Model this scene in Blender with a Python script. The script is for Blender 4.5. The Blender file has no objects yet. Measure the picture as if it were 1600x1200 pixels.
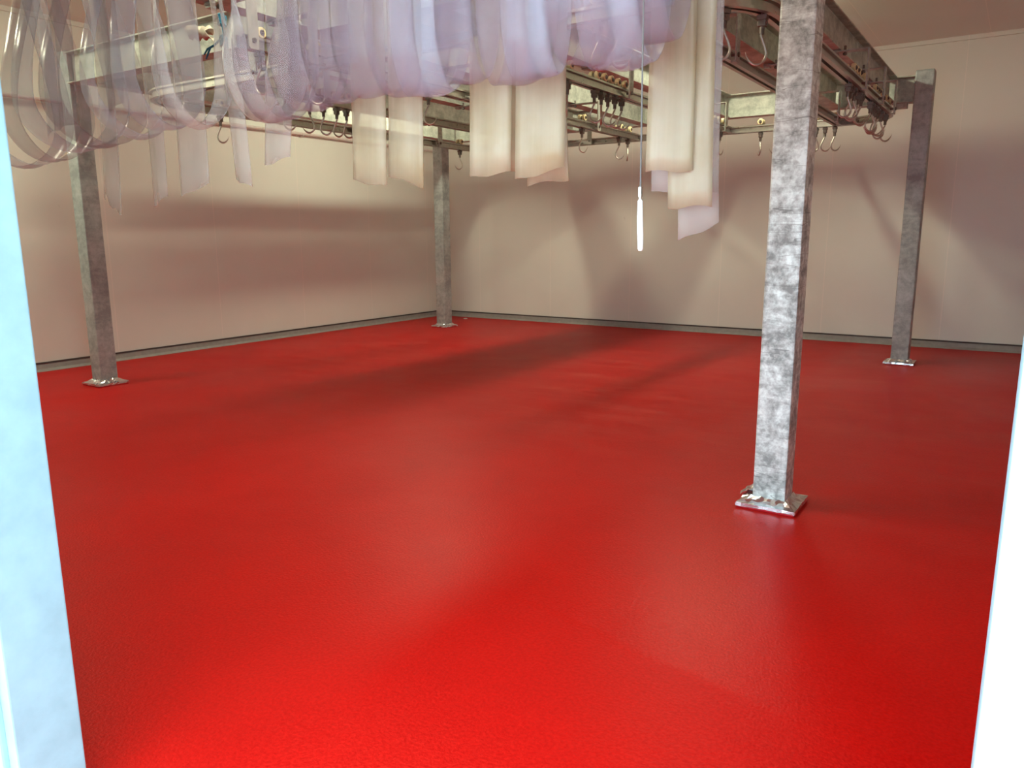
import bpy, bmesh, math, random
from mathutils import Vector, Matrix
random.seed(7)
C = bpy.context.scene.collection
PI = math.pi

# ------------------------------------------------------------------ materials
def new_mat(name):
    m = bpy.data.materials.new(name); m.use_nodes = True
    nt = m.node_tree; b = nt.nodes['Principled BSDF']
    return m, nt, b
def N(nt, t, **kw):
    n = nt.nodes.new(t)
    for k, v in kw.items():
        if k in n.inputs: n.inputs[k].default_value = v
        else: setattr(n, k, v)
    return n
def L(nt, a, b): nt.links.new(a, b)
def coords(nt, scale=(1, 1, 1), rot=(0, 0, 0)):
    t = N(nt, 'ShaderNodeTexCoord'); mp = N(nt, 'ShaderNodeMapping')
    mp.inputs['Scale'].default_value = scale; mp.inputs['Rotation'].default_value = rot
    L(nt, t.outputs['Object'], mp.inputs['Vector']); return mp.outputs['Vector']
def ramp(nt, src, stops):
    r = N(nt, 'ShaderNodeValToRGB'); e = r.color_ramp.elements
    while len(e) > 1: e.remove(e[-1])
    e[0].position, e[0].color = stops[0][0], (*stops[0][1], 1)
    for p, c in stops[1:]:
        x = e.new(p); x.color = (*c, 1)
    L(nt, src, r.inputs['Fac']); return r.outputs['Color']
def noise(nt, vec, scale, detail=4, rough=.55, dist=0):
    n = N(nt, 'ShaderNodeTexNoise', Scale=scale, Detail=detail, Roughness=rough, Distortion=dist)
    L(nt, vec, n.inputs['Vector']); return n.outputs['Fac']
def bump(nt, b, h, strength=.3, dist=.002):
    n = N(nt, 'ShaderNodeBump', Strength=strength, Distance=dist)
    L(nt, h, n.inputs['Height']); L(nt, n.outputs['Normal'], b.inputs['Normal'])
def math_(nt, op, a, b=None, clamp=False):
    n = N(nt, 'ShaderNodeMath', operation=op, use_clamp=clamp)
    for i, v in ((0, a), (1, b)):
        if v is None: continue
        if isinstance(v, (int, float)): n.inputs[i].default_value = v
        else: L(nt, v, n.inputs[i])
    return n.outputs[0]
def mixc(nt, fac, a, b):
    n = N(nt, 'ShaderNodeMix', data_type='RGBA')
    for i, v in ((0, fac), (6, a), (7, b)):
        if isinstance(v, (int, float)): n.inputs[i].default_value = v
        elif isinstance(v, tuple): n.inputs[i].default_value = (*v, 1)
        else: L(nt, v, n.inputs[i])
    return n.outputs[2]
def plain(name, col, rough=.5, metal=0, bumpy=None):
    m, nt, b = new_mat(name)
    b.inputs['Base Color'].default_value = (*col, 1)
    b.inputs['Roughness'].default_value = rough; b.inputs['Metallic'].default_value = metal
    v = coords(nt); f = noise(nt, v, 14, 5)
    c = ramp(nt, f, [(.3, tuple(x * .9 for x in col)), (.7, tuple(min(1, x * 1.08) for x in col))])
    L(nt, c, b.inputs['Base Color'])
    if bumpy: bump(nt, b, noise(nt, v, bumpy[0], 4), bumpy[1], .002)
    return m

# red epoxy floor
M_floor, nt, b = new_mat('red_resin_floor')
v = coords(nt)
big = noise(nt, v, .55, 4, .6, .4); mid = noise(nt, v, 2.2, 5, .6, .6)
col = ramp(nt, mid, [(.3, (.44, .0010, .0008)), (.72, (.50, .002, .0012))])
vs = coords(nt, (.35, 1.6, 1), (0, 0, .15)); scuff = noise(nt, vs, 3.4, 6, .7, .3)
vm = coords(nt, (.25, .25, 1)); msk = noise(nt, vm, 1.7, 2)
sep = N(nt, 'ShaderNodeSeparateXYZ'); L(nt, v, sep.inputs[0])
far = N(nt, 'ShaderNodeMapRange'); far.inputs['From Min'].default_value = 3.4; far.inputs['From Max'].default_value = 7
L(nt, sep.outputs['Y'], far.inputs['Value'])
sc = math_(nt, 'MULTIPLY', math_(nt, 'MULTIPLY', math_(nt, 'SUBTRACT', scuff, .46, True), 5.0), far.outputs[0], True)
sc = math_(nt, 'MULTIPLY', sc, math_(nt, 'MULTIPLY', msk, .9))
spk = noise(nt, v, 75, 3, .7)
col = mixc(nt, ramp(nt, spk, [(.38, (0,) * 3), (.62, (1,) * 3)]), mixc(nt, .22, col, (.20, .0, .0)), mixc(nt, .12, col, (.80, .03, .02)))
col2 = mixc(nt, sc, col, (.52, .09, .07))
L(nt, col2, b.inputs['Base Color'])
# trowel edge: a slightly wandering line across the near floor where the top coat changes gloss
wob = noise(nt, v, 2.4, 3)
line = math_(nt, 'ADD', math_(nt, 'ADD', sep.outputs['Y'], math_(nt, 'MULTIPLY', sep.outputs['X'], .19)), math_(nt, 'MULTIPLY', wob, .14))
sxm = N(nt, 'ShaderNodeMapRange'); sxm.inputs['From Min'].default_value = -2.0; sxm.inputs['From Max'].default_value = -1.7
L(nt, sep.outputs['X'], sxm.inputs['Value'])
side = N(nt, 'ShaderNodeMapRange'); side.inputs['From Min'].default_value = 2.255; side.inputs['From Max'].default_value = 2.30
L(nt, line, side.inputs['Value'])
sd = math_(nt, 'MULTIPLY', side.outputs[0], sxm.outputs[0])
ro = ramp(nt, big, [(.3, (.30,) * 3), (.75, (.42,) * 3)])
ro2 = math_(nt, 'ADD', math_(nt, 'MULTIPLY', sd, -.07), math_(nt, 'ADD', ro, math_(nt, 'MULTIPLY', sc, .12)), True)
ro3 = math_(nt, 'ADD', ro2, .07)
L(nt, ro3, b.inputs['Roughness'])
grain = noise(nt, v, 95, 2, .5); grain2 = noise(nt, v, 14, 3)
h = math_(nt, 'ADD', math_(nt, 'ADD', grain, math_(nt, 'MULTIPLY', grain2, .8)), math_(nt, 'MULTIPLY', sd, .8))
bump(nt, b, h, .35, .004)
b.inputs['Specular IOR Level'].default_value = .09

def panel_mat(name, axis, pitch, off, tint):
    m, nt, b = new_mat(name)
    v = coords(nt); f = noise(nt, v, 1.2, 4); st = noise(nt, coords(nt, (1, 1, .15)), 5, 4)
    c = ramp(nt, f, [(.3, tuple(x * .96 for x in tint)), (.7, tint)])
    s = N(nt, 'ShaderNodeSeparateXYZ'); L(nt, v, s.inputs[0])
    a = math_(nt, 'ADD', s.outputs[axis], off)
    fr = math_(nt, 'ABSOLUTE', math_(nt, 'SUBTRACT', math_(nt, 'MODULO', math_(nt, 'ADD', math_(nt, 'DIVIDE', a, pitch), 40), 1), .5))
    seam = math_(nt, 'LESS_THAN', fr, .0038)
    # small scuffs and specks of dirt low on the panels
    sp = noise(nt, coords(nt, (1, 1, .6)), 11, 6, .7)
    dirt = math_(nt, 'MULTIPLY', math_(nt, 'SUBTRACT', sp, .70, True), 4, True)
    c2 = mixc(nt, dirt, c, (.35, .31, .27))
    c3 = mixc(nt, math_(nt, 'MULTIPLY', seam, .55), c2, (.93, .9, .84))
    L(nt, c3, b.inputs['Base Color'])
    bump(nt, b, math_(nt, 'MULTIPLY', seam, -1), .5, .003)
    b.inputs['Roughness'].default_value = .42
    return m
M_wall_left = panel_mat('white_panel_left', 'Y', 1.50, -5.2 + .75, (.82, .845, .79))
M_wall_back = panel_mat('white_panel_back', 'X', 1.50, 8.33 + .75, (.82, .845, .79))
M_ceil = panel_mat('ceiling_panel', 'X', 1.2, 0, (.78, .80, .76))
M_door = plain('daylight_tinted_door_panel', (.24, .40, .44), .4)  # cyan cast of the daylight is put into this base colour
M_trimdark = plain('dark_sealant', (.07, .06, .06), .6)
M_skirt = plain('grey_skirting', (.30, .29, .28), .55, bumpy=(30, .5))

def galv(name, lo, hi, sc=1.0, metal=.55, rough=.5, scratch=.5):
    m, nt, b = new_mat(name)
    v = coords(nt, (sc, sc, sc)); n1 = noise(nt, v, 9, 8, .68, .3); n2 = noise(nt, v, 38, 4, .6)
    vd = coords(nt, (1.2 * sc, 1.2 * sc, 9 * sc), (.0, -.72, .0)); n3 = noise(nt, vd, 3.2, 5, .6)
    f = math_(nt, 'ADD', math_(nt, 'MULTIPLY', n1, .62), math_(nt, 'ADD', math_(nt, 'MULTIPLY', n2, .22), math_(nt, 'MULTIPLY', n3, .16)))
    c = ramp(nt, f, [(.42, lo), (.585, hi)])
    wv = N(nt, 'ShaderNodeTexNoise', Scale=2.2, Detail=2); L(nt, coords(nt, (.35, .35, 5), (.0, -.75, .0)), wv.inputs['Vector'])
    sl = math_(nt, 'LESS_THAN', math_(nt, 'ABSOLUTE', math_(nt, 'SUBTRACT', wv.outputs['Fac'], .5)), .0025)
    c = mixc(nt, math_(nt, 'MULTIPLY', sl, scratch), c, tuple(x * .75 for x in lo))
    L(nt, c, b.inputs['Base Color'])
    r = ramp(nt, f, [(.38, (rough + .1,) * 3), (.64, (rough - .12,) * 3)]); L(nt, r, b.inputs['Roughness'])
    b.inputs['Metallic'].default_value = metal
    bump(nt, b, n2, .15, .001)
    return m
M_galv_bright = galv('mottled_galvanised_steel', (.29, .32, .31), (.85, .94, .91), 1.0, .25, .5, .7)
M_galv = galv('dull_galvanised_steel', (.28, .31, .315), (.46, .50, .50), .7, .2, .52, .2)
M_beam = galv('galvanised_beam', (.36, .38, .34), (.58, .60, .53), .8, .2, .5, .0)

def steel(name, col, rough, sc=60):
    m, nt, b = new_mat(name)
    b.inputs['Metallic'].default_value = 1
    f = noise(nt, coords(nt), sc, 4)
    L(nt, ramp(nt, f, [(.3, tuple(x * .8 for x in col)), (.7, col)]), b.inputs['Base Color'])
    L(nt, ramp(nt, f, [(.3, (rough * .8,) * 3), (.7, (rough * 1.25,) * 3)]), b.inputs['Roughness'])
    return m
M_steel = steel('stainless_steel', (.60, .56, .50), .36)
M_rail = steel('stainless_rail', (.52, .48, .43), .33, 25)
M_brk = galv('bead_blasted_steel', (.34, .34, .31), (.50, .50, .45), 2, .5, .45, 0)
M_dark = steel('dull_dark_steel', (.22, .19, .17), .45)
M_foil = steel('crumpled_silver_foil', (.86, .87, .90), .22, 20)
M_roller = plain('cream_nylon', (.82, .72, .42), .4)
M_redpaint = plain('red_paint_edge', (.50, .01, .02), .35)
M_white = plain('white_plastic', (.86, .85, .82), .35)
M_pipe = plain('white_pipe', (.72, .66, .63), .4)
M_rope = plain('blue_rope', (.02, .16, .27), .85, bumpy=(160, .8))
M_rag = plain('pale_film', (.62, .55, .45), .4, bumpy=(40, .8))
M_cord = plain('grey_cord', (.10, .09, .08), .8)

def pvc(name, tint, opac, rough=.18, dirty=0):
    m, nt, b = new_mat(name)
    out = nt.nodes['Material Output']
    b.inputs['Base Color'].default_value = (*tint, 1); b.inputs['Roughness'].default_value = rough
    tr = N(nt, 'ShaderNodeBsdfTransparent'); tr.inputs['Color'].default_value = (.97, .965, .98, 1)
    tl = N(nt, 'ShaderNodeBsdfTranslucent'); tl.inputs['Color'].default_value = (*tint, 1)
    md = N(nt, 'ShaderNodeMixShader'); md.inputs[0].default_value = .42
    L(nt, b.outputs[0], md.inputs[1]); L(nt, tl.outputs[0], md.inputs[2])
    streak = noise(nt, coords(nt, (14, 1.2, .7)), 3, 5)
    cl = noise(nt, coords(nt), 3.5, 4)
    fac = math_(nt, 'ADD', math_(nt, 'MULTIPLY', math_(nt, 'ADD', streak, cl), .5 * opac), opac * .5)
    lw = N(nt, 'ShaderNodeLayerWeight', Blend=.35)
    fac2 = math_(nt, 'ADD', fac, math_(nt, 'MULTIPLY', math_(nt, 'POWER', lw.outputs['Facing'], 3), .30), True)
    mx = N(nt, 'ShaderNodeMixShader')
    L(nt, fac2, mx.inputs[0]); L(nt, tr.outputs[0], mx.inputs[1]); L(nt, md.outputs[0], mx.inputs[2])
    L(nt, mx.outputs[0], out.inputs['Surface'])
    bump(nt, b, noise(nt, coords(nt, (3, 1, 1)), 5, 3), .35, .006)
    if dirty:
        d = noise(nt, coords(nt), 6, 5)
        c = ramp(nt, d, [(.35, tint), (.75, tuple(x * y for x, y in zip(tint, (.85, .76, .60))))])
        L(nt, c, b.inputs['Base Color']); L(nt, c, tl.inputs['Color'])
    return m
M_pvc = pvc('clear_pvc', (.37, .295, .315), .20)
M_pvc_grey = pvc('hazy_pvc', (.52, .51, .56), .22)
M_pvc_cream = pvc('yellowed_pvc', (.54, .47, .33), .55, .3, 1)
M_pvc_clear2 = pvc('frosty_pvc', (.62, .57, .52), .30, .25)

def emis(name, col, s):
    m, nt, b = new_mat(name)
    b.inputs['Base Color'].default_value = (.9, .9, .9, 1)
    b.inputs['Emission Color'].default_value = (*col, 1); b.inputs['Emission Strength'].default_value = s
    return m
M_lamp = emis('lamp_diffuser', (.95, .93, .66), 94)

# ------------------------------------------------------------------ mesh helpers
def obj(name, bm, mat, parent=None, smooth=False):
    me = bpy.data.meshes.new(name); bmesh.ops.recalc_face_normals(bm, faces=bm.faces); bm.to_mesh(me); bm.free()
    for m in (mat if isinstance(mat, (list, tuple)) else [mat]): me.materials.append(m)
    if smooth:
        for p in me.polygons: p.use_smooth = True
    o = bpy.data.objects.new(name, me); C.objects.link(o)
    if parent: o.parent = parent
    return o
def tag(o, label=None, cat=None, group=None, kind=None):
    if label: o['label'] = label
    if cat: o['category'] = cat
    if group: o['group'] = group
    if kind: o['kind'] = kind
    return o
def empty(name, loc, rz=0):
    o = bpy.data.objects.new(name, None); o.empty_display_size = .05; C.objects.link(o)
    o.location = loc; o.rotation_euler = (0, 0, rz); return o
def box(bm, x0, x1, y0, y1, z0, z1, bev=0):
    r = bmesh.ops.create_cube(bm, size=1)
    vs = r['verts']
    for v in vs:
        v.co = Vector(((x0 + x1) / 2 + v.co.x * (x1 - x0), (y0 + y1) / 2 + v.co.y * (y1 - y0), (z0 + z1) / 2 + v.co.z * (z1 - z0)))
    if bev:
        es = list({e for v in vs for e in v.link_edges})
        bmesh.ops.bevel(bm, geom=es, offset=bev, segments=2, affect='EDGES', profile=.6)
    return bm
def cyl(bm, p0, p1, r, seg=16, r2=None):
    p0, p1 = Vector(p0), Vector(p1); d = p1 - p0
    q = d.to_track_quat('Z', 'Y')
    M = Matrix.Translation((p0 + p1) / 2) @ q.to_matrix().to_4x4()
    bmesh.ops.create_cone(bm, cap_ends=True, segments=seg, radius1=r, radius2=r if r2 is None else r2, depth=d.length, matrix=M)
    return bm
def tube(bm, pts, rad, seg=8, closed_caps=True):
    pts = [Vector(p) for p in pts]; n = len(pts)
    rads = rad if isinstance(rad, (list, tuple)) else [rad] * n
    rings = []; up = None
    for i, p in enumerate(pts):
        t = (pts[min(i + 1, n - 1)] - pts[max(i - 1, 0)]).normalized()
        if up is None:
            up = Vector((0, 0, 1)) if abs(t.z) < .9 else Vector((1, 0, 0))
        a = t.cross(up).normalized(); u = a.cross(t).normalized(); up = u
        rings.append([bm.verts.new(p + (a * math.cos(2 * PI * k / seg) + u * math.sin(2 * PI * k / seg)) * rads[i]) for k in range(seg)])
    for r0, r1 in zip(rings, rings[1:]):
        for k in range(seg): bm.faces.new((r0[k], r0[(k + 1) % seg], r1[(k + 1) % seg], r1[k]))
    if closed_caps:
        bm.faces.new(rings[0][::-1]); bm.faces.new(rings[-1])
    return bm
def sweep(bm, path, prof):
    """profile (offset sideways, z) swept along a horizontal path of (x, y)"""
    n = len(path); rings = []
    for i, (x, y) in enumerate(path):
        a = Vector(path[max(i - 1, 0)]); c = Vector(path[min(i + 1, n - 1)]); t = (c - a).normalized()
        nx, ny = t.y, -t.x
        rings.append([bm.verts.new((x + nx * s, y + ny * s, z)) for s, z in prof])
    m = len(prof)
    for r0, r1 in zip(rings, rings[1:]):
        for k in range(m): bm.faces.new((r0[k], r0[(k + 1) % m], r1[(k + 1) % m], r1[k]))
    bm.faces.new(rings[0][::-1]); bm.faces.new(rings[-1])
    return bm
B = bmesh.new

# ------------------------------------------------------------------ setting
XL, XR, YF, YB, ZC = -9.25, 2.0, .9, 11.6, 3.9
def struct(name, bm, m): return tag(obj(name, bm, m), kind='structure')
struct('floor', box(B(), XL - .3, XR + .3, -4, YB + .2, -.12, 0), M_floor)
struct('ceiling', box(B(), XL - .2, XR + .2, YF - .12, YB + .2, ZC, ZC + .12), M_ceil)
struct('wall_left', box(B(), XL - .12, XL, YF - .12, YB, 0, ZC), M_wall_left)
struct('wall_back', box(B(), XL - .12, XR + .12, YB, YB + .12, 0, ZC), M_wall_back)
struct('wall_right', box(B(), XR, XR + .12, YF - .12, YB, 0, ZC), M_wall_left)
bm = B()   # front wall with the wide doorway
JL, JR, HD = -1.98, .008, 2.72
box(bm, XL, JL - .05, YF - .12, YF, 0, ZC); box(bm, JR + .05, XR, YF - .12, YF, 0, ZC); box(bm, JL - .05, JR + .05, YF - .12, YF, HD + .05, ZC)
struct('wall_front', bm, M_door)
bm = B()   # door lining around the opening, daylight cyan held in its colour
box(bm, JL - .05, JL, YF - .155, YF + .004, 0, HD, .004); box(bm, JR, JR + .05, YF - .155, YF + .004, 0, HD, .004); box(bm, JL - .05, JR + .05, YF - .155, YF + .004, HD, HD + .05, .004)
box(bm, JL - .17, JL - .05, YF - .17, YF - .1201, 0, HD + .05, .006)
box(bm, JR + .05, JR + .6, YF - .15, YF - .1201, 0, HD + .05, .006)
struct('door_1', bm, M_door)
def skirt(name, p0, p1, nrm):
    bm = B(); n = 70; p0 = Vector(p0); p1 = Vector(p1); nrm = Vector(nrm); rows = []
    rnd = random.Random(name)
    for i in range(n + 1):
        p = p0.lerp(p1, i / n); w = .012 * rnd.random()
        prof = [(0.0, .085), (.014, .085), (.02, .07), (.028, .03), (.045 + w, .001), (0.0, .001)]
        rows.append([bm.verts.new((p.x + nrm.x * s, p.y + nrm.y * s, z)) for s, z in prof])
    for a, c in zip(rows, rows[1:]):
        for k in range(6): bm.faces.new((a[k], a[(k + 1) % 6], c[(k + 1) % 6], c[k]))
    bm.faces.new(rows[0]); bm.faces.new(rows[-1][::-1])
    struct(name, bm, M_skirt)
skirt('baseboard_left', (XL, YF + .01, 0), (XL, YB - .05, 0), (1, 0, 0))
skirt('baseboard_back', (XL, YB, 0), (XR, YB, 0), (0, -1, 0))
struct('trim_1', box(B(), XL, XL + .02, YF + .01, YB - .02, .086, .104), M_trimdark)
struct('trim_2', box(B(), XL, XR, YB - .02, YB, .086, .104), M_trimdark)
struct('trim_3', box(B(), XL, XR, YB - .035, YB, ZC - .05, ZC), M_wall_back)
struct('trim_4', box(B(), XL, XL + .035, YF, YB - .035, ZC - .05, ZC), M_wall_left)

# ------------------------------------------------------------------ columns
def column(name, cx, cy, h, mat, label, w=.178, bw=.31, seed=1, flap=None, plate_mat=None):
    rnd = random.Random(seed)
    r = empty(name, (cx, cy, 0)); tag(r, label, 'column', 'steel columns of the overhead frame')
    hw = w / 2
    obj('post', box(B(), -hw, hw, -hw, hw, .025, h, .012), mat, r)
    obj('cap_plate', box(B(), -hw + .004, hw - .004, -hw + .004, hw - .004, h, h + .006, .001), mat, r)
    obj('base_plate', box(B(), -bw / 2, bw / 2, -bw / 2, bw / 2, 0, .026, .003), M_redpaint, r)
    # crumpled foil skirt: rings from the plate's edge up to the post
    bm = B(); per = []
    n = 40
    def sq(t, s):
        k = t * 4 % 4; q = int(k); f = k - q
        return [(-s + 2 * s * f, -s), (s, -s + 2 * s * f), (s - 2 * s * f, s), (-s, s - 2 * s * f)][q]
    rings = []
    for (s, z, j) in ((bw / 2 + .006, .012, .003), (bw / 2 + .004, .030, .003), (bw / 2 - .03, .038, .007), (hw + .018, .048, .008), (hw + .003, .062, .006)):
        ring = []
        for i in range(n):
            x, y = sq(i / n, s)
            ring.append(bm.verts.new((x + rnd.uniform(-j, j) * .5, y + rnd.uniform(-j, j) * .5, z + rnd.uniform(-j, j))))
        rings.append(ring)
    for a, c in zip(rings, rings[1:]):
        for i in range(n): bm.faces.new((a[i], a[(i + 1) % n], c[(i + 1) % n], c[i]))
    obj('foil_wrap', bm, M_foil, r)
    if flap:
        bm = B(); g = []
        (fx, fy, fw, fh) = flap
        for i in range(9):
            row = []
            for k in range(6):
                u = i / 8; v2 = k / 5
                row.append(bm.verts.new((fx + (u - .5) * fw + rnd.uniform(-.008, .008), fy + (v2 - .5) * fw + rnd.uniform(-.008, .008),
                                         .035 + fh * max(0, 1 - abs(u - .65) * 1.5) * (1 - abs(v2 - .5) * 1.2) + rnd.uniform(-.010, .010))))
            g.append(row)
        for i in range(8):
            for k in range(5): bm.faces.new((g[i][k], g[i + 1][k], g[i + 1][k + 1], g[i][k + 1]))
        f = obj('loose_foil', bm, M_foil, r); f.modifiers.new('t', 'SOLIDIFY').thickness = .0015
    return r
column('steel_column', -1.05, 4.265, 3.24, M_galv_bright, 'nearest galvanised steel column, tall and mottled silver, with foil at its foot', seed=3, flap=(-.125, .06, .11, .07))
column('steel_column', -7.86, 4.24, 3.24, M_galv, 'dull grey steel column nearest the left wall, in front of the hanging strips', seed=4, flap=(.12, .02, .07, .02))
column('steel_column', -8.0, 10.1, 3.24, M_galv, 'grey steel column standing in the far corner of the room', w=.185, bw=.30, seed=5)
column('steel_column', -1.09, 9.93, 3.24, M_galv, 'grey steel column at the far right near the back wall, its squared top showing', w=.185, bw=.31, seed=6, flap=(-.11, .0, .08, .03))

# ------------------------------------------------------------------ beams
ZT, ZBm = 3.22, 2.94
def ibeam(name, p0, p1, label, fw=.15, stub=None, mat=M_beam):
    """I-section swept from p0 to p1"""
    t = .011; tw = .008; h = fw / 2; w = tw / 2
    prof = [(-h, ZT), (h, ZT), (h, ZT - t), (w + .006, ZT - t), (w, ZT - t - .008), (w, ZBm + t + .008), (w + .006, ZBm + t), (h, ZBm + t), (h, ZBm), (-h, ZBm),
            (-h, ZBm + t), (-w - .006, ZBm + t), (-w, ZBm + t + .008), (-w, ZT - t - .008), (-w - .006, ZT - t), (-h, ZT - t)]
    bm = sweep(B(), [p0, p1], prof)
    o = obj(name, bm, mat)
    tag(o, label, 'beam', 'galvanised beams of the overhead frame')
    return o
YFb, YBb = 4.2, 10.05
BX = [(-1.455, 'galvanised beam on the right running back from the near column', 4.2),
      (-2.02, 'galvanised beam just left of the rightmost long beam, over a bare rail', 4.2),
      (-3.34, 'bright galvanised beam over the rail of cream rollers at mid frame', 4.2),
      (-4.42, 'galvanised beam running back above the rail tied with blue rope', 4.2),
      (-5.52, 'galvanised beam running back above the hanging hooks left of the cream strips', 4.2),
      (-6.6, 'galvanised beam running back above the leftmost rail', 4.2),
      (-7.62, 'galvanised beam running back beside the left wall, outermost on the left', 4.2)]
for x, lab, y0 in BX: ibeam('steel_beam', (x, YFb + .077), (x, YBb - .077), lab)
ibeam('steel_beam', (-7.768, YFb), (-1.142, YFb), 'galvanised front beam crossing the frame from left column to near column')
ibeam('steel_beam', (-7.90, YBb), (-1.185, YBb), 'galvanised rear beam crossing the frame below the back wall top')
ibeam('steel_beam', (-4.42, 3.2), (-4.42, YFb - .077), 'short galvanised beam end jutting toward the doorway above the blue rope')
# end plates where the cross beams meet the columns
def end_plate(x, y, lab, parent=None):
    bm = box(B(), x - .006, x + .006, y - .085, y + .085, ZBm - .02, ZT + .008, .001)
    for dy in (-.055, .055):
        for z in (ZBm + .05, ZT - .05): cyl(bm, (x - .02, y + dy, z), (x - .006, y + dy, z), .011, 6)
    return bm
for o in [o for o in C.objects if o.name.startswith('steel_beam') and 'front beam' in o['label']]:
    obj('end_plate', end_plate(-1.147, YFb, ''), M_beam, o)
for o in [o for o in C.objects if o.name.startswith('steel_beam') and 'rear beam' in o['label']]:
    obj('end_plate', end_plate(-1.193, YBb, ''), M_beam, o)
    obj('haunch', box(B(), -1.40, -1.26, YBb - .05, YBb + .05, ZBm - .055, ZBm, .004), M_beam, o)

# ------------------------------------------------------------------ rails
ZR = 2.67; RH = .036; RW = .045
def half_prof(s):
    a = .013
    p = [(a, ZR + RH), (RW, ZR + RH), (RW, ZR + RH - .014), (a + .010, ZR + RH - .018), (a + .010, ZR - RH + .018), (RW, ZR - RH + .014), (RW, ZR - RH), (a, ZR - RH)]
    return [(s * x, z) for x, z in p]
def bracket(parent, x, y, ang, reach=.25, side=1, dbl=False):
    """clamp under the beam flange, arm outward, drop plate down to the rail; ang turns it about z at the rail"""
    e = Matrix.Translation((x, y, 0)) @ Matrix.Rotation(ang, 4, 'Z')
    bm = B(); s = side
    box(bm, min(-s * reach, s * .085), max(-s * reach, s * .085), -.038, .038, ZBm - .020, ZBm - .010)
    box(bm, min(s * .075, s * .085), max(s * .075, s * .085), -.038, .038, ZR - RH - .004, ZBm - .020)
    box(bm, min(s * .047, s * .085), max(s * .047, s * .085), -.03, .03, ZR - RH - .014, ZR - RH - .004)
    box(bm, min(-s * reach, -s * (reach - .05)), max(-s * reach, -s * (reach - .05)), -.028, .028, ZBm - .034, ZBm - .001)
    bmesh.ops.transform(bm, matrix=e, verts=bm.verts)
    o = obj('hanger_bracket', bm, M_brk, parent)
    bm = B()
    cyl(bm, (-s * (reach - .10), 0, ZBm - .045), (-s * (reach - .10), 0, ZBm + .028), .010, 8)
    cyl(bm, (-s * (reach - .10), 0, ZBm - .040), (-s * (reach - .10), 0, ZBm - .026), .017, 6)
    bmesh.ops.transform(bm, matrix=e, verts=bm.verts)
    obj('bolt', bm, M_dark, o)
    bm = B()
    cyl(bm, (s * .040, 0, ZR), (s * .098, 0, ZR), .009, 8); cyl(bm, (s * .086, 0, ZR), (s * .096, 0, ZR), .016, 6)
    bmesh.ops.transform(bm, matrix=e, verts=bm.verts)
    obj('bolt', bm, M_dark, o)
def rail(name, path, label, brackets, closed=False):
    r = empty(name, (path[0][0], path[0][1], ZR)); tag(r, label, 'rail', 'overhead hook rails')
    for s in (-1, 1):
        bm = sweep(B(), path, half_prof(s)); bmesh.ops.translate(bm, vec=(-path[0][0], -path[0][1], -ZR), verts=bm.verts)
        obj('track_bar', bm, M_rail, r)
    for (x, y, a, reach, sd) in brackets:
        n0 = len(C.objects)
        bracket(r, x - path[0][0], y - path[0][1], a, reach, sd)
    for ch in r.children:
        if ch.name.startswith('hanger'): ch.location.z = -ZR
    return r
def arc(cx, cy, r, a0, a1, n=9):
    return [(cx + r * math.cos(math.radians(a0 + (a1 - a0) * i / n)), cy + r * math.sin(math.radians(a0 + (a1 - a0) * i / n))) for i in range(n + 1)]
XR5, XR4, XR1, XR0, XRX, XR3 = -1.25, -1.80, -2.98, -4.12, -5.28, -6.50
YRB, YRF = 9.12, 3.98
q = .5
loop = [(XR5, 5.0), (XR5, 7.0), (XR5, YRB - q)] + arc(XR5 - q, YRB - q, q, 0, 90) + [(-3.0, YRB), (-5.0, YRB)] + arc(XR3 + q, YRB - q, q, 90, 180) + [(XR3, 7.0)] \
     + [(XR3, YRF + q)] + arc(XR3 + q, YRF + q, q, 180, 270) + [(-5.0, YRF), (-3.0, YRF)] + arc(XR5 - q, YRF + q, q, 270, 360) + [(XR5, 5.0)]
brk = [(XR5, y, 0, .2, 1) for y in (5.2, 6.9, 7.75, 8.45)] + [(XR3, y, 0, .2, 1) for y in (5.1, 6.6, 8.1)] \
    + [(x, YRF, PI / 2, .22, -1) for x in (-2.3, -3.5, -4.8)] + [(x, YRB, PI / 2, .93, 1) for x in (-2.35, -3.5, -4.7)]
# rear brackets hang from the rear beam, so their arms run back to it
rail('hook_rail', loop, 'stainless outer rail loop running round the frame with rounded corners', brk[:10] )
for o in list(C.objects):
    pass
def simple(x, y0, y1, lab, ys, reach): return rail('hook_rail', [(x, y0), (x, (y0 + y1) / 2), (x, y1)], lab, [(x, y, 0, reach, 1) for y in ys])
simple(XR4, YRF + .06, YRB - .06, 'bare stainless rail left of the near column, reddish beneath', (5.35, 7.1, 8.7), .24)
simple(XR1, YRF + .06, YRB - .06, 'stainless rail carrying the cream rollers in the middle of the frame', (5.0, 6.25, 8.75), .38)
simple(XR0, YRF + .06, YRB - .06, 'stainless rail running back behind the cream strips', (5.6, 7.9), .32)
simple(XR0, 3.25, YRF - .06, 'short stainless rail end near the doorway, tied with blue rope', (3.3, 3.78), .32)
simple(XRX, YRF + .06, YRB - .06, 'stainless rail holding the row of hooks left of the cream strips', (5.0, 7.3), .26)
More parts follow.
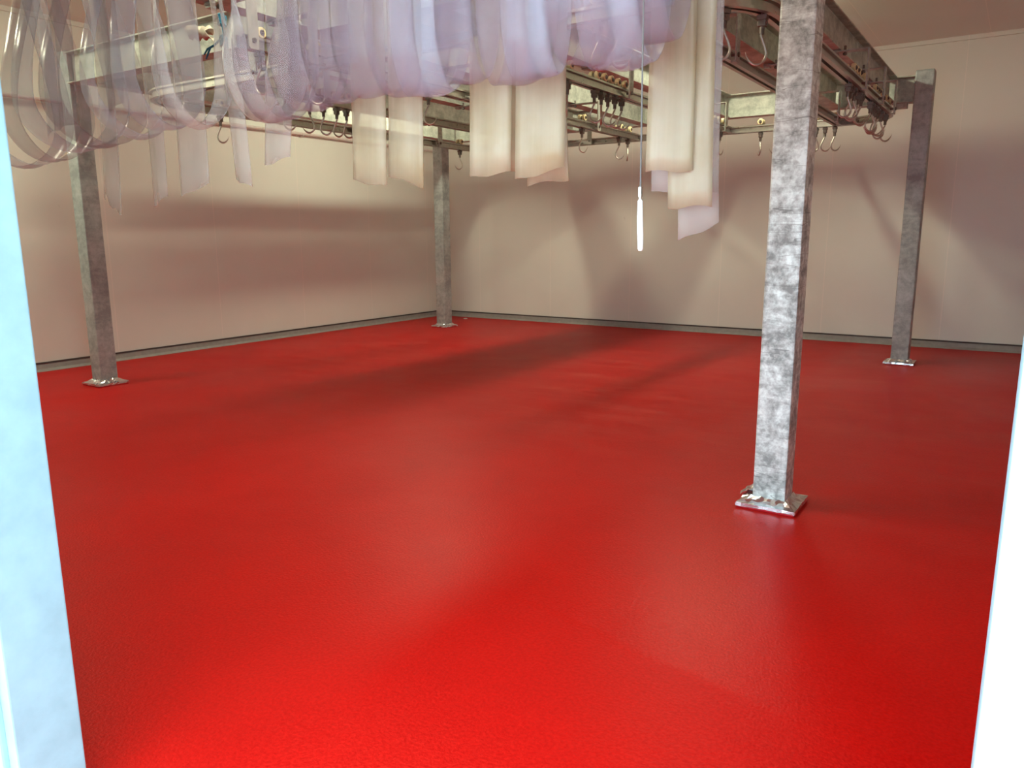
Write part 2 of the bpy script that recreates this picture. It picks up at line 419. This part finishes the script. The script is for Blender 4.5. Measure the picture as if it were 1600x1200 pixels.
# rear hangers under the rear beam
def rear_hanger(x, lab):
    r = empty('rail_hanger', (x, YBb, 0)); tag(r, lab, 'bracket', 'rear rail hangers')
    y1 = YRB - YBb
    bm = B(); box(bm, -.03, .03, y1 - .09, .06, ZBm - .022, ZBm - .010); box(bm, -.03, .03, y1 - .095, y1 - .083, ZR - RH - .01, ZBm - .010)
    obj('arm', bm, M_rail, r)
    obj('bolt', cyl(B(), (0, 0, ZBm - .04), (0, 0, ZBm + .03), .011, 8), M_dark, r)
    obj('bolt', cyl(B(), (0, y1 - .11, ZR), (0, y1 - .05, ZR), .010, 8), M_dark, r)
rear_hanger(-2.36, 'steel strap hanger carrying the rear rail, just left of the near column')
rear_hanger(-3.55, 'steel strap hanger of the rear rail, behind the hook cluster right of the strip stack')
rear_hanger(-4.75, 'steel strap hanger of the rear rail, between the cream strips')
rear_hanger(-5.75, 'steel strap hanger of the rear rail, toward the far corner')

# ------------------------------------------------------------------ hooks
def trolley_parts(r, hook=True, sleeve=False):
    for s in (-1, 1):
        bm = B(); x0 = s * .010; x1 = s * .042
        cyl(bm, (x0, 0, RH + .034), (x1, 0, RH + .034), .034, 20)
        bmesh.ops.bevel(bm, geom=[e for e in bm.edges if abs(e.verts[0].co.x - e.verts[1].co.x) < 1e-4 and e.calc_length() < .02], offset=.004, segments=1, affect='EDGES')
        w = obj('roller', bm, M_roller, r)
        bm = B(); cyl(bm, (s * .042, 0, RH + .034), (s * .047, 0, RH + .034), .017, 14); cyl(bm, (s * .047, 0, RH + .034), (s * .054, 0, RH + .034), .010, 6)
        obj('axle_bolt', bm, M_dark, w)
    bm = B()
    box(bm, -.005, .005, -.014, .014, -RH - .008, RH + .05)
    box(bm, -.026, .026, -.022, .022, -RH - .030, -RH - .006, .003)
    box(bm, -.021, .021, -.018, .018, -RH - .062, -RH - .030, .003)
    cyl(bm, (-.026, 0, -RH - .044), (.026, 0, -RH - .044), .010, 8)
    cyl(bm, (0, 0, -RH - .074), (0, 0, -RH - .062), .015, 8)
    obj('swivel_block', bm, M_dark, r)
HP = [(0, .012), (0, -.02), (-.001, -.036), (.008, -.058), (.019, -.082), (.029, -.106), (.034, -.128), (.030, -.149), (.018, -.167), (.000, -.178), (-.020, -.181), (-.039, -.173), (-.055, -.157), (-.066, -.139), (-.074, -.118)]
def hook_mesh():
    pts = []
    n = len(HP)
    for i in range(n - 1):
        for k in range(3):
            t = k / 3
            p0, p1, p2, p3 = HP[max(i - 1, 0)], HP[i], HP[i + 1], HP[min(i + 2, n - 1)]
            f = [.5 * ((2 * p1[a]) + (-p0[a] + p2[a]) * t + (2 * p0[a] - 5 * p1[a] + 4 * p2[a] - p3[a]) * t * t + (-p0[a] + 3 * p1[a] - 3 * p2[a] + p3[a]) * t ** 3) for a in (0, 1)]
            pts.append((f[0], 0, f[1]))
    pts.append((HP[-1][0], 0, HP[-1][1]))
    m = len(pts); rad = [.0078 if i < m - 9 else .0078 * (m - 1 - i + .6) / 9.6 for i in range(m)]
    return tube(B(), pts, rad, 8)
proto = empty('meat_hook', (0, 0, 0))
trolley_parts(proto)
hk = obj('hook', hook_mesh(), M_steel, proto, True); hk.location = (0, 0, -RH - .070)
bm = B(); cyl(bm, (0, 0, -.030), (0, 0, -.004), .0135, 12); obj('sleeve', bm, M_dark, hk)
first = [True]
def copy_tree(o, parent=None):
    c = o.copy(); C.objects.link(c)
    if parent: c.parent = parent
    for ch in list(o.children): copy_tree(ch, c)
    return c
def place_hook(x, y, axis, tip, label, group):
    """axis: rail direction ('Y' or 'X'); tip: world angle in degrees the hook's point faces"""
    if first[0]: o = proto; first[0] = False
    else: o = copy_tree(proto)
    rz = 0 if axis == 'Y' else PI / 2
    if axis == 'A': rz = math.radians(-40)
    o.location = (x, y, ZR); o.rotation_euler = (0, 0, rz)
    h = [c for c in o.children if c.name.startswith('hook')][0]
    h.rotation_euler = (random.uniform(-.04, .04), random.uniform(-.05, .05), math.radians(tip - 180) - rz)
    tag(o, label, 'hook', group)
ORD = ['first', 'second', 'third', 'fourth', 'fifth', 'sixth', 'seventh', 'eighth', 'ninth', 'tenth']
def run(spots, axis, where, group, const, swap=False):
    for i, (a, tip) in enumerate(spots):
        n = ORD[i]
        x, y = (const, a) if not swap else (a, const)
        place_hook(x, y, axis, tip, '%s stainless hook from the left %s' % (n, where), group)
# camera looks along about +120 deg; "left" in the picture is about 213 deg
place_hook(XR0, 3.40, 'Y', 20, 'stainless hook hanging just below the blue rope, close to the doorway', 'hooks on the roped rail')
place_hook(XR0, 3.86, 'Y', 45, 'stainless hook seen through the clear strip right of the blue rope', 'hooks on the roped rail')
place_hook(XR3, 4.86, 'Y', 40, 'lone stainless hook poking out below the strips at left', 'hooks on the leftmost rail')
place_hook(XR3, 8.62, 'Y', 205, 'lone stainless hook between the far corner column and the cream strips', 'hooks on the leftmost rail')
run([(4.62, 30), (4.86, 215), (5.02, 40), (5.18, 20), (5.30, 30), (5.44, 215)], 'Y', 'in the row just left of the cream strips', 'hooks left of the cream strips', XRX)
place_hook(XR0, 5.06, 'Y', 30, 'stainless hook just right of the paired cream strips', 'hooks behind the cream strips')
place_hook(XR0, 7.66, 'Y', 60, 'small far hook hanging alone right of the second cream strips', 'hooks behind the cream strips')
place_hook(XR0, 8.58, 'Y', 20, 'left one of two far hooks hanging left of the tall strip stack', 'hooks behind the cream strips')
place_hook(XR0, 8.82, 'Y', 120, 'right one of two far hooks hanging left of the tall strip stack', 'hooks behind the cream strips')
run([(5.30, 120), (5.74, 20), (5.86, 120), (5.98, 25), (6.11, 40), (6.24, 30)], 'Y', 'on the middle rail with cream rollers', 'hooks on the middle rail', XR1)
run([(8.02, 205), (8.14, 200), (8.27, 210), (8.39, 40), (8.52, 30), (8.64, 60), (8.80, 75)], 'Y', 'in the cluster right of the tall strip stack', 'hooks right of the tall strips', XR1)
place_hook(-2.62, YRB, 'X', 120, 'single hook seen edge-on between the strip stack and near column', 'hooks on the rear rail')
place_hook(-2.44, YRB, 'X', 205, 'hook half hidden by the left edge of the near column', 'hooks on the rear rail')
run([(-2.02, 210), (-1.93, 30), (-1.83, 35)], 'X', 'just right of the near column', 'hooks right of the near column', YRB, True)
place_hook(-1.40, 4.12, 'A', 205, 'large near hook hanging below the curved rail, left one of two', 'near hooks on the curved rail')
place_hook(-1.27, 4.34, 'Y', 205, 'large near hook touching the near column edge, right one of two', 'near hooks on the curved rail')
place_hook(-2.05, YRF, 'X', 30, 'left hook of two showing behind the draped strip loop at top', 'hooks on the front rail')
place_hook(-1.93, YRF, 'X', 30, 'right hook of two showing behind the draped strip loop at top', 'hooks on the front rail')
run([(6.62, 205), (6.73, 30), (6.85, 210), (7.06, 40), (7.17, 25), (7.62, 30), (7.72, 210), (7.82, 205), (7.92, 30), (8.02, 25)], 'Y', 'on the rail right of the near column', 'hooks on the right rail', XR5)
place_hook(XR5, 8.25, 'Y', 205, 'outer hook pair, left one, nearest the far right column', 'hooks by the far right column')
place_hook(XR5, 8.50, 'Y', 30, 'outer hook pair, right one, nearest the far right column', 'hooks by the far right column')

# ------------------------------------------------------------------ door strip curtain
YN, YR_, ZH = 1.44, 1.735, 2.60
def ribbon(path, w, mat, yaw=0, twist=0, curl=.006, seed=0, ragged=0, slant=0, topyaw=0, name='curtain_strip'):
    """path: list of (x,y,z); the width runs along +x turned by yaw and twist along the path"""
    rnd = random.Random(seed); bm = B(); rows = []; n = len(path); K = 8
    ph = rnd.uniform(0, 6); slant = rnd.uniform(-.05, .05)
    for i, (x, y, z) in enumerate(path):
        u = i / (n - 1)
        a = yaw + twist * u * u + .10 * math.sin(ph + 3 * u * 2)
        if topyaw:
            k = max(0, min(1, (z - 2.02) / .22)); a += topyaw * k * k * (3 - 2 * k)
        t = Vector(path[min(i + 1, n - 1)]) - Vector(path[max(i - 1, 0)]); t.normalize()
        wd = Vector((math.cos(a), math.sin(a), 0))
        nr = t.cross(wd).normalized()
        ws = w * (1 - .10 * (u ** 3) * 0)
        row = []
        for k in range(K + 1):
            s = k / K - .5
            off = curl * math.cos(s * PI) + .003 * math.sin(ph + s * 7 + u * 9)
            p = Vector((x, y, z)) + wd * (s * ws) + nr * off
            if i >= n - 3:
                e = (i - n + 3) / 2
                p.z += e * (slant * s + .004 * math.cos(2 * PI * s + ph) + ragged * (rnd.random() - .5) + ragged * (1.1 if s < -.1 else 0))
            row.append(bm.verts.new(p))
        rows.append(row)
    for a, c in zip(rows, rows[1:]):
        for k in range(K): bm.faces.new((a[k], a[k + 1], c[k + 1], c[k]))
    o = obj(name, bm, mat, None, True)
    so = o.modifiers.new('thickness', 'SOLIDIFY'); so.thickness = .0025; so.offset = 0
    return o
def loop_path(X, zb, hw, pinch, ym, tail=None, lean=0, ztop=ZH, tailshift=0):
    H = ztop - zb; pts = []
    def half(t):
        if t < .22: f = math.sin(min(1, t / .22) * PI / 2) ** .5 if t > 0 else 0
        else:
            k = (t - .22) / .78; f = 1 + (pinch - 1) * (k * k * (3 - 2 * k))
        return hw * f
    ts = [1 - i / 22 for i in range(17)] + [.23, .19, .15, .115, .085, .06, .04, .024, .012, .004]
    for t in ts: pts.append((X + lean * t, ym - half(t), zb + H * t))
    pts.append((X, ym, zb))
    for t in reversed(ts): pts.append((X + lean * t, ym + half(t), zb + H * t))
    x, y, z = pts[-1]
    # over the bar and down the far side
    r = .022
    y2 = max(y, ym + .02)
    for a in range(1, 7):
        th = PI * a / 6
        pts.append((x, y2 + r - r * math.cos(th), z + r * math.sin(th)))
    zt = tail if tail else zb + .14
    yb = y2 + 2 * r; n = 14
    for i in range(1, n + 1):
        u = i / n; pts.append((x - lean * u + tailshift * u, yb + .012 * math.sin(u * 3), z + (zt - z) * u))
    return pts
rail_y_bar = []
def LS(X, zb, hw=.13, pinch=.45, ym=1.58, tail=None, w=.125, mat=None, label='', yaw=0, twist=0, lean=0, seed=0, group='looped curtain strips', curl=.008, ragged=0, tailmat=None, tshift=0, topyaw=0):
    ym2 = 1.735 - .022 - hw * pinch     # far leg always reaches the bar
    pts = loop_path(X, zb, hw, pinch, ym2, tail, lean, tailshift=tshift)
    o = ribbon(pts, w, mat or M_pvc, yaw, twist, curl, seed, ragged, topyaw=topyaw)
    tag(o, label, 'plastic strip', group)
    if tailmat:
        o.data.materials.append(tailmat)
        n = len(pts)
        for p in o.data.polygons:
            if p.index // 8 >= n - 16: p.material_index = 1
    return o
G = 'looped curtain strips'
S = [ # X, z bottom, half width, pinch, tail z, width, mat, twist, label, tail width
 (-3.46, 1.79, .17, .45, None, .13, M_pvc_grey, 0, 'hazy looped plastic strip against the left door jamb, leftmost of all'),
 (-3.33, 1.81, .15, .2, None, .13, M_pvc, 0, 'clear looped strip second from the left door jamb'),
 (-3.07, 1.83, .18, .4, 1.60, .135, M_pvc_grey, 0, 'looped strip whose torn ragged tail hangs lowest at far left'),
 (-2.98, 1.845, .17, .15, None, .13, M_pvc, 0, 'grey hazy looped strip just left of the torn tail'),
 (-2.74, 1.86, .16, .15, 1.63, .10, M_pvc_grey, 0, 'looped strip with a thin folded tail ending in a rounded tip'),
 (-2.52, 1.87, .13, .4, 1.665, .150, M_pvc_grey, 0, 'looped strip with a tapered blunt tail above the left wall'),
 (-2.33, 1.86, .12, .5, 1.68, .09, M_pvc_clear2, 0, 'looped strip with a narrow twisted tail below the blue rope', -.62, .08),
 (-1.995, 1.855, .11, .4, 1.74, .13, M_pvc_clear2, 0, 'looped strip with a square grey tail left of the hook row', -.70, -.08),
 (-1.93, 1.85, .10, .6, None, .13, M_pvc, 0, 'glossy looped strip with a bright crease right of the blue rope'),
 (-1.77, 1.865, .09, .8, None, .15, M_pvc, 0, 'clear looped strip in front of the row of hooks'),
 (-1.665, 1.878, .08, .8, 1.655, .13, M_pvc, 0, 'looped strip with a cream tail, left one of the paired cream tails'),
 (-1.525, 1.88, .08, .9, 1.655, .135, M_pvc, 0, 'looped strip with a cream tail, right one of the paired cream tails'),
 (-1.40, 1.872, .08, .85, None, .15, M_pvc, 0, 'lilac looped strip just left of the paired loops at centre'),
 (-1.34, 1.866, .07, .8, None, .16, M_pvc_grey, 0, 'lilac looped strip, left layer of the widest central loop'),
 (-1.225, 1.885, .06, .9, 1.66, .13, M_pvc, .0, 'looped strip with a yellowed tail bent outward at its corner'),
 (-1.07, 1.866, .07, .85, 1.655, .145, M_pvc, 0, 'looped strip with a broad yellowed tail right of the bent one'),
 (-1.02, 1.876, .06, .8, None, .13, M_pvc_grey, 0, 'clear looped strip, right layer over the broad yellowed tail'),
 (-.85, 1.882, .10, .85, None, .15, M_pvc, 0, 'pinkish looped strip, left layer of the rightmost loop'),
 (-.79, 1.868, .09, .7, None, .15, M_pvc_grey, 0, 'pinkish looped strip, lowest layer of the rightmost loop'),
 (-.725, 1.91, .09, .8, None, .13, M_pvc, 0, 'shiny looped strip just left of the pull cord'),
]
for i, s in enumerate(S):
    X, zb, hw, pin, tail, w, mat, tw, lab = s[:9]
    tm = None
    if tail and X > -1.75: tm = M_pvc_cream
    elif tail: tm = M_pvc_clear2
    LS(X, zb, hw, pin, tail=tail, w=w, mat=mat, label=lab, twist=tw, seed=20 + i, lean=random.uniform(-.03, .03) if X < -1.75 else 0,
       ragged=.05 if 'ragged' in lab else .0, tailmat=tm, tshift=(s[10] if len(s) > 10 else 0), topyaw=(s[9] if len(s) > 9 and s[9] < 1 else 0))
# straight hanging strips behind the loops
def HS(X, z0, w, mat, label, y, seed, twist=0, sway=0, bulge=.0, group='straight hanging curtain strips', ragged=.0):
    n = 26; pts = []
    for i in range(n + 1):
        u = i / n; pts.append((X + sway * u ** 2, y + bulge * math.sin(u * PI) + .010 * u * u, ZH + .02 + (z0 - ZH - .02) * u))
    o = ribbon(pts, w, mat, 0, twist, .004, seed, ragged); tag(o, label, 'plastic strip', group)
    return o
HS(-1.235, 1.675, .125, M_pvc_cream, 'yellowed straight strip behind the bent-corner tail, slightly lower', 1.830, 71, sway=.03)
HS(-1.115, 1.640, .13, M_pvc_cream, 'yellowed straight strip behind the broad tail, its lower edge showing', 1.835, 72, sway=.02)
HS(-.735, 1.650, .115, M_pvc_cream, 'shortest cream strip of the stack beside the pull cord', 1.800, 73)
HS(-.700, 1.565, .115, M_pvc_cream, 'second cream strip of the stack beside the pull cord, curled at its end', 1.818, 74, sway=.012)
HS(-.715, 1.600, .165, M_pvc_clear2, 'widest pale strip at the back of the stack beside the pull cord', 1.850, 75)
HS(-.700, 1.505, .10, M_pvc_clear2, 'lowest hanging clear strip of the stack, ending below all the others', 1.868, 76, sway=.02)
# support above the picture: rail and bar fixed to the wall over the doorway
r = empty('curtain_track', (-2.0, 1.2, ZH)); tag(r, 'steel strip-curtain track and bar above the doorway', 'curtain rail')
obj('head_rail', box(B(), -1.75, 1.55, .06, .30, .012, .05), M_galv, r)
obj('bar', cyl(B(), (-1.75, .535, 0), (1.55, .535, 0), .018, 14), M_steel, r)
bm = B()
for x in (-1.6, -.1, 1.4):
    box(bm, x - .02, x + .02, -.3, .60, .05, .10); box(bm, x - .02, x + .02, .575, .60, -.03, .05); box(bm, x - .02, x + .02, .517, .60, -.03, -.018)
obj('wall_arm', bm, M_galv, r)

# pull cord
r = empty('pull_cord', (-.612, 1.375, 1.47)); tag(r, 'thin pull cord with a long white handle hanging in the doorway', 'pull cord')
obj('cord', tube(B(), [(-.012, 0, 1.14), (-.010, 0, .9), (-.006, 0, .5), (-.002, 0, .115)], .0016, 6), M_cord, r)
obj('ferrule', cyl(cyl(B(), (-.002, 0, .10), (-.002, 0, .118), .0042, 10), (-.002, 0, .094), (-.002, 0, .102), .0028, 8), M_steel, r)
bm = tube(B(), [(-.002, 0, .096), (-.002, 0, .092), (-.0015, 0, .06), (0, 0, .03), (.001, 0, .004), (.001, 0, 0)], [.0025, .0045, .0055, .0058, .0050, .0035], 14)
obj('handle', bm, M_white, r, True)

# ------------------------------------------------------------------ rope, rag
r = empty('tied_rope', (XR0 - .045, 3.22, ZR)); tag(r, 'blue rope knotted round the near end of the short rail', 'rope')
obj('hanging_line', tube(B(), [(.0, -.05, 1.12), (.0, -.048, .6), (.002, -.046, .27), (0, -.045, .16)], .0055, 8), M_rope, r)
rnd = random.Random(5)
def wrap(cx, cy, z0, turns, r0, rad):
    pts = []
    for i in range(turns * 12 + 1):
        a = i / 12 * 2 * PI; pts.append((cx + (r0 + rnd.uniform(-.003, .003)) * math.cos(a), cy + r0 * math.sin(a), z0 + i / 12 * .012))
    return tube(B(), pts, rad, 7)
obj('knot', wrap(.005, -.045, .075, 5, .020, .0085), M_rope, r)
obj('knot', wrap(.008, -.045, -.045, 5, .017, .0085), M_rope, r)
obj('bight', tube(B(), [(.015, -.05, .10), (.025, -.055, .05), (.018, -.05, -.02)], .008, 8), M_rope, r)
obj('frayed_end', tube(B(), [(-.02, -.05, .0), (-.07, -.06, -.03), (-.12, -.07, -.045), (-.15, -.075, -.075)], [.007, .007, .006, .004], 7), M_rope, r)
obj('frayed_end', tube(B(), [(-.10, -.065, -.04), (-.125, -.07, -.08), (-.14, -.07, -.10)], [.006, .006, .004], 7), M_rope, r)
bm = B(); g = []
for i in range(15):
    row = []
    for k in range(9):
        a = k / 8 * 2 * PI * .92
        rr = .035 + .012 * math.sin(i * 1.3 + k * 2.1) + rnd.uniform(-.006, .006)
        row.append(bm.verts.new((-.22 + i / 14 * .20, -.02 + rr * math.cos(a), .045 + .035 * (1 - i / 14) + rr * math.sin(a))))
    g.append(row)
for i in range(14):
    for k in range(8): bm.faces.new((g[i][k], g[i + 1][k], g[i + 1][k + 1], g[i][k + 1]))
o = obj('plastic_rag', bm, M_rag, None, True); o.location = (XR0 - .06, 3.14, ZR - .02); o.modifiers.new('t', 'SOLIDIFY').thickness = .003
tag(o, 'crumpled pale plastic sheet wrapped at the near rail end beside the blue rope', 'plastic sheet')

# ------------------------------------------------------------------ wall pipe
r = empty('wall_pipe', (XL, 1.3, 3.0)); tag(r, 'white pipe running along the top of the left wall', 'pipe')
obj('pipe', cyl(B(), (.055, .0, -.02), (.055, 10.2, .02), .022, 14), M_pipe, r)
for y in (1.0, 2.5, 4.0, 5.5, 7.0, 8.5):
    bm = box(B(), .0, .05, y - .012, y + .012, -.035, .035); cyl(bm, (.055, y - .014, 0), (.055, y + .014, 0), .029, 14)
    obj('pipe_clip', bm, M_pipe, r)

# small chip of white on the floor by the far column
bm = B(); bmesh.ops.create_icosphere(bm, subdivisions=2, radius=.03)
for vv in bm.verts:
    vv.co.z *= .35; vv.co.x *= 1.5; vv.co += Vector((rnd.uniform(-.004, .004),) * 3)
o = obj('plaster_chip', bm, M_white); o.location = (-8.42, 11.25, .010); tag(o, 'small white chip on the red floor near the far corner', 'debris')

# ------------------------------------------------------------------ lamps
def lamp(x, y, lab, ln=1.5):
    r = empty('ceiling_light', (x, y, ZC)); tag(r, lab, 'ceiling light', 'ceiling light fittings')
    obj('housing', box(B(), -.08, .08, -ln / 2, ln / 2, -.045, 0, .006), M_white, r)
    obj('diffuser', box(B(), -.06, .06, -ln / 2 + .03, ln / 2 - .03, -.085, -.0455, .012), M_lamp, r)
lamp(-6.9, 8.3, 'long ceiling light at the far left over the frame')
lamp(-2.9, 8.3, 'long ceiling light at the far right over the frame')
lamp(-8.4, 2.3, 'added unseen fill light close to the left wall')  # added out of view to brighten the near left wall, not a known fitting
lamp(-3.3, 2.9, 'long ceiling light near the doorway')

# daylight outside the doorway
w = bpy.data.worlds.new('World'); bpy.context.scene.world = w; w.use_nodes = True
bg = w.node_tree.nodes['Background']; bg.inputs['Color'].default_value = (.66, .88, 1, 1); bg.inputs['Strength'].default_value = 7.0

# ------------------------------------------------------------------ camera
f, yaw, pit, roll = 1199.816, math.radians(33.361), math.radians(10.953), math.radians(-.292)
cy, sy, cp, sp = math.cos(yaw), math.sin(yaw), math.cos(pit), math.sin(pit)
F = Vector((-sy * cp, cy * cp, -sp)); R = Vector((cy, sy, 0)); U = R.cross(F)
R2 = R * math.cos(roll) + U * math.sin(roll); U2 = -R * math.sin(roll) + U * math.cos(roll)
cam = bpy.data.cameras.new('camera'); co = bpy.data.objects.new('camera', cam); C.objects.link(co)
M = Matrix((R2, U2, -F)).transposed().to_4x4(); M.translation = (0, 0, 1.5)
co.matrix_world = M
cam.sensor_width = 36; cam.lens = f / 1600 * 36; cam.clip_start = .02; cam.clip_end = 100
sc = bpy.context.scene; sc.camera = co
sc.view_settings.view_transform = 'Standard'; sc.view_settings.look = 'None'; sc.view_settings.exposure = .3; sc.view_settings.gamma = 1
sc.view_settings.use_curve_mapping = False
sc.cycles.transparent_max_bounces = 40; sc.cycles.max_bounces = 10; sc.cycles.diffuse_bounces = 6; sc.cycles.glossy_bounces = 5
sc.cycles.use_denoising = True
sc.cycles.sample_clamp_indirect = 4
sc.cycles.caustics_reflective = False; sc.cycles.caustics_refractive = False
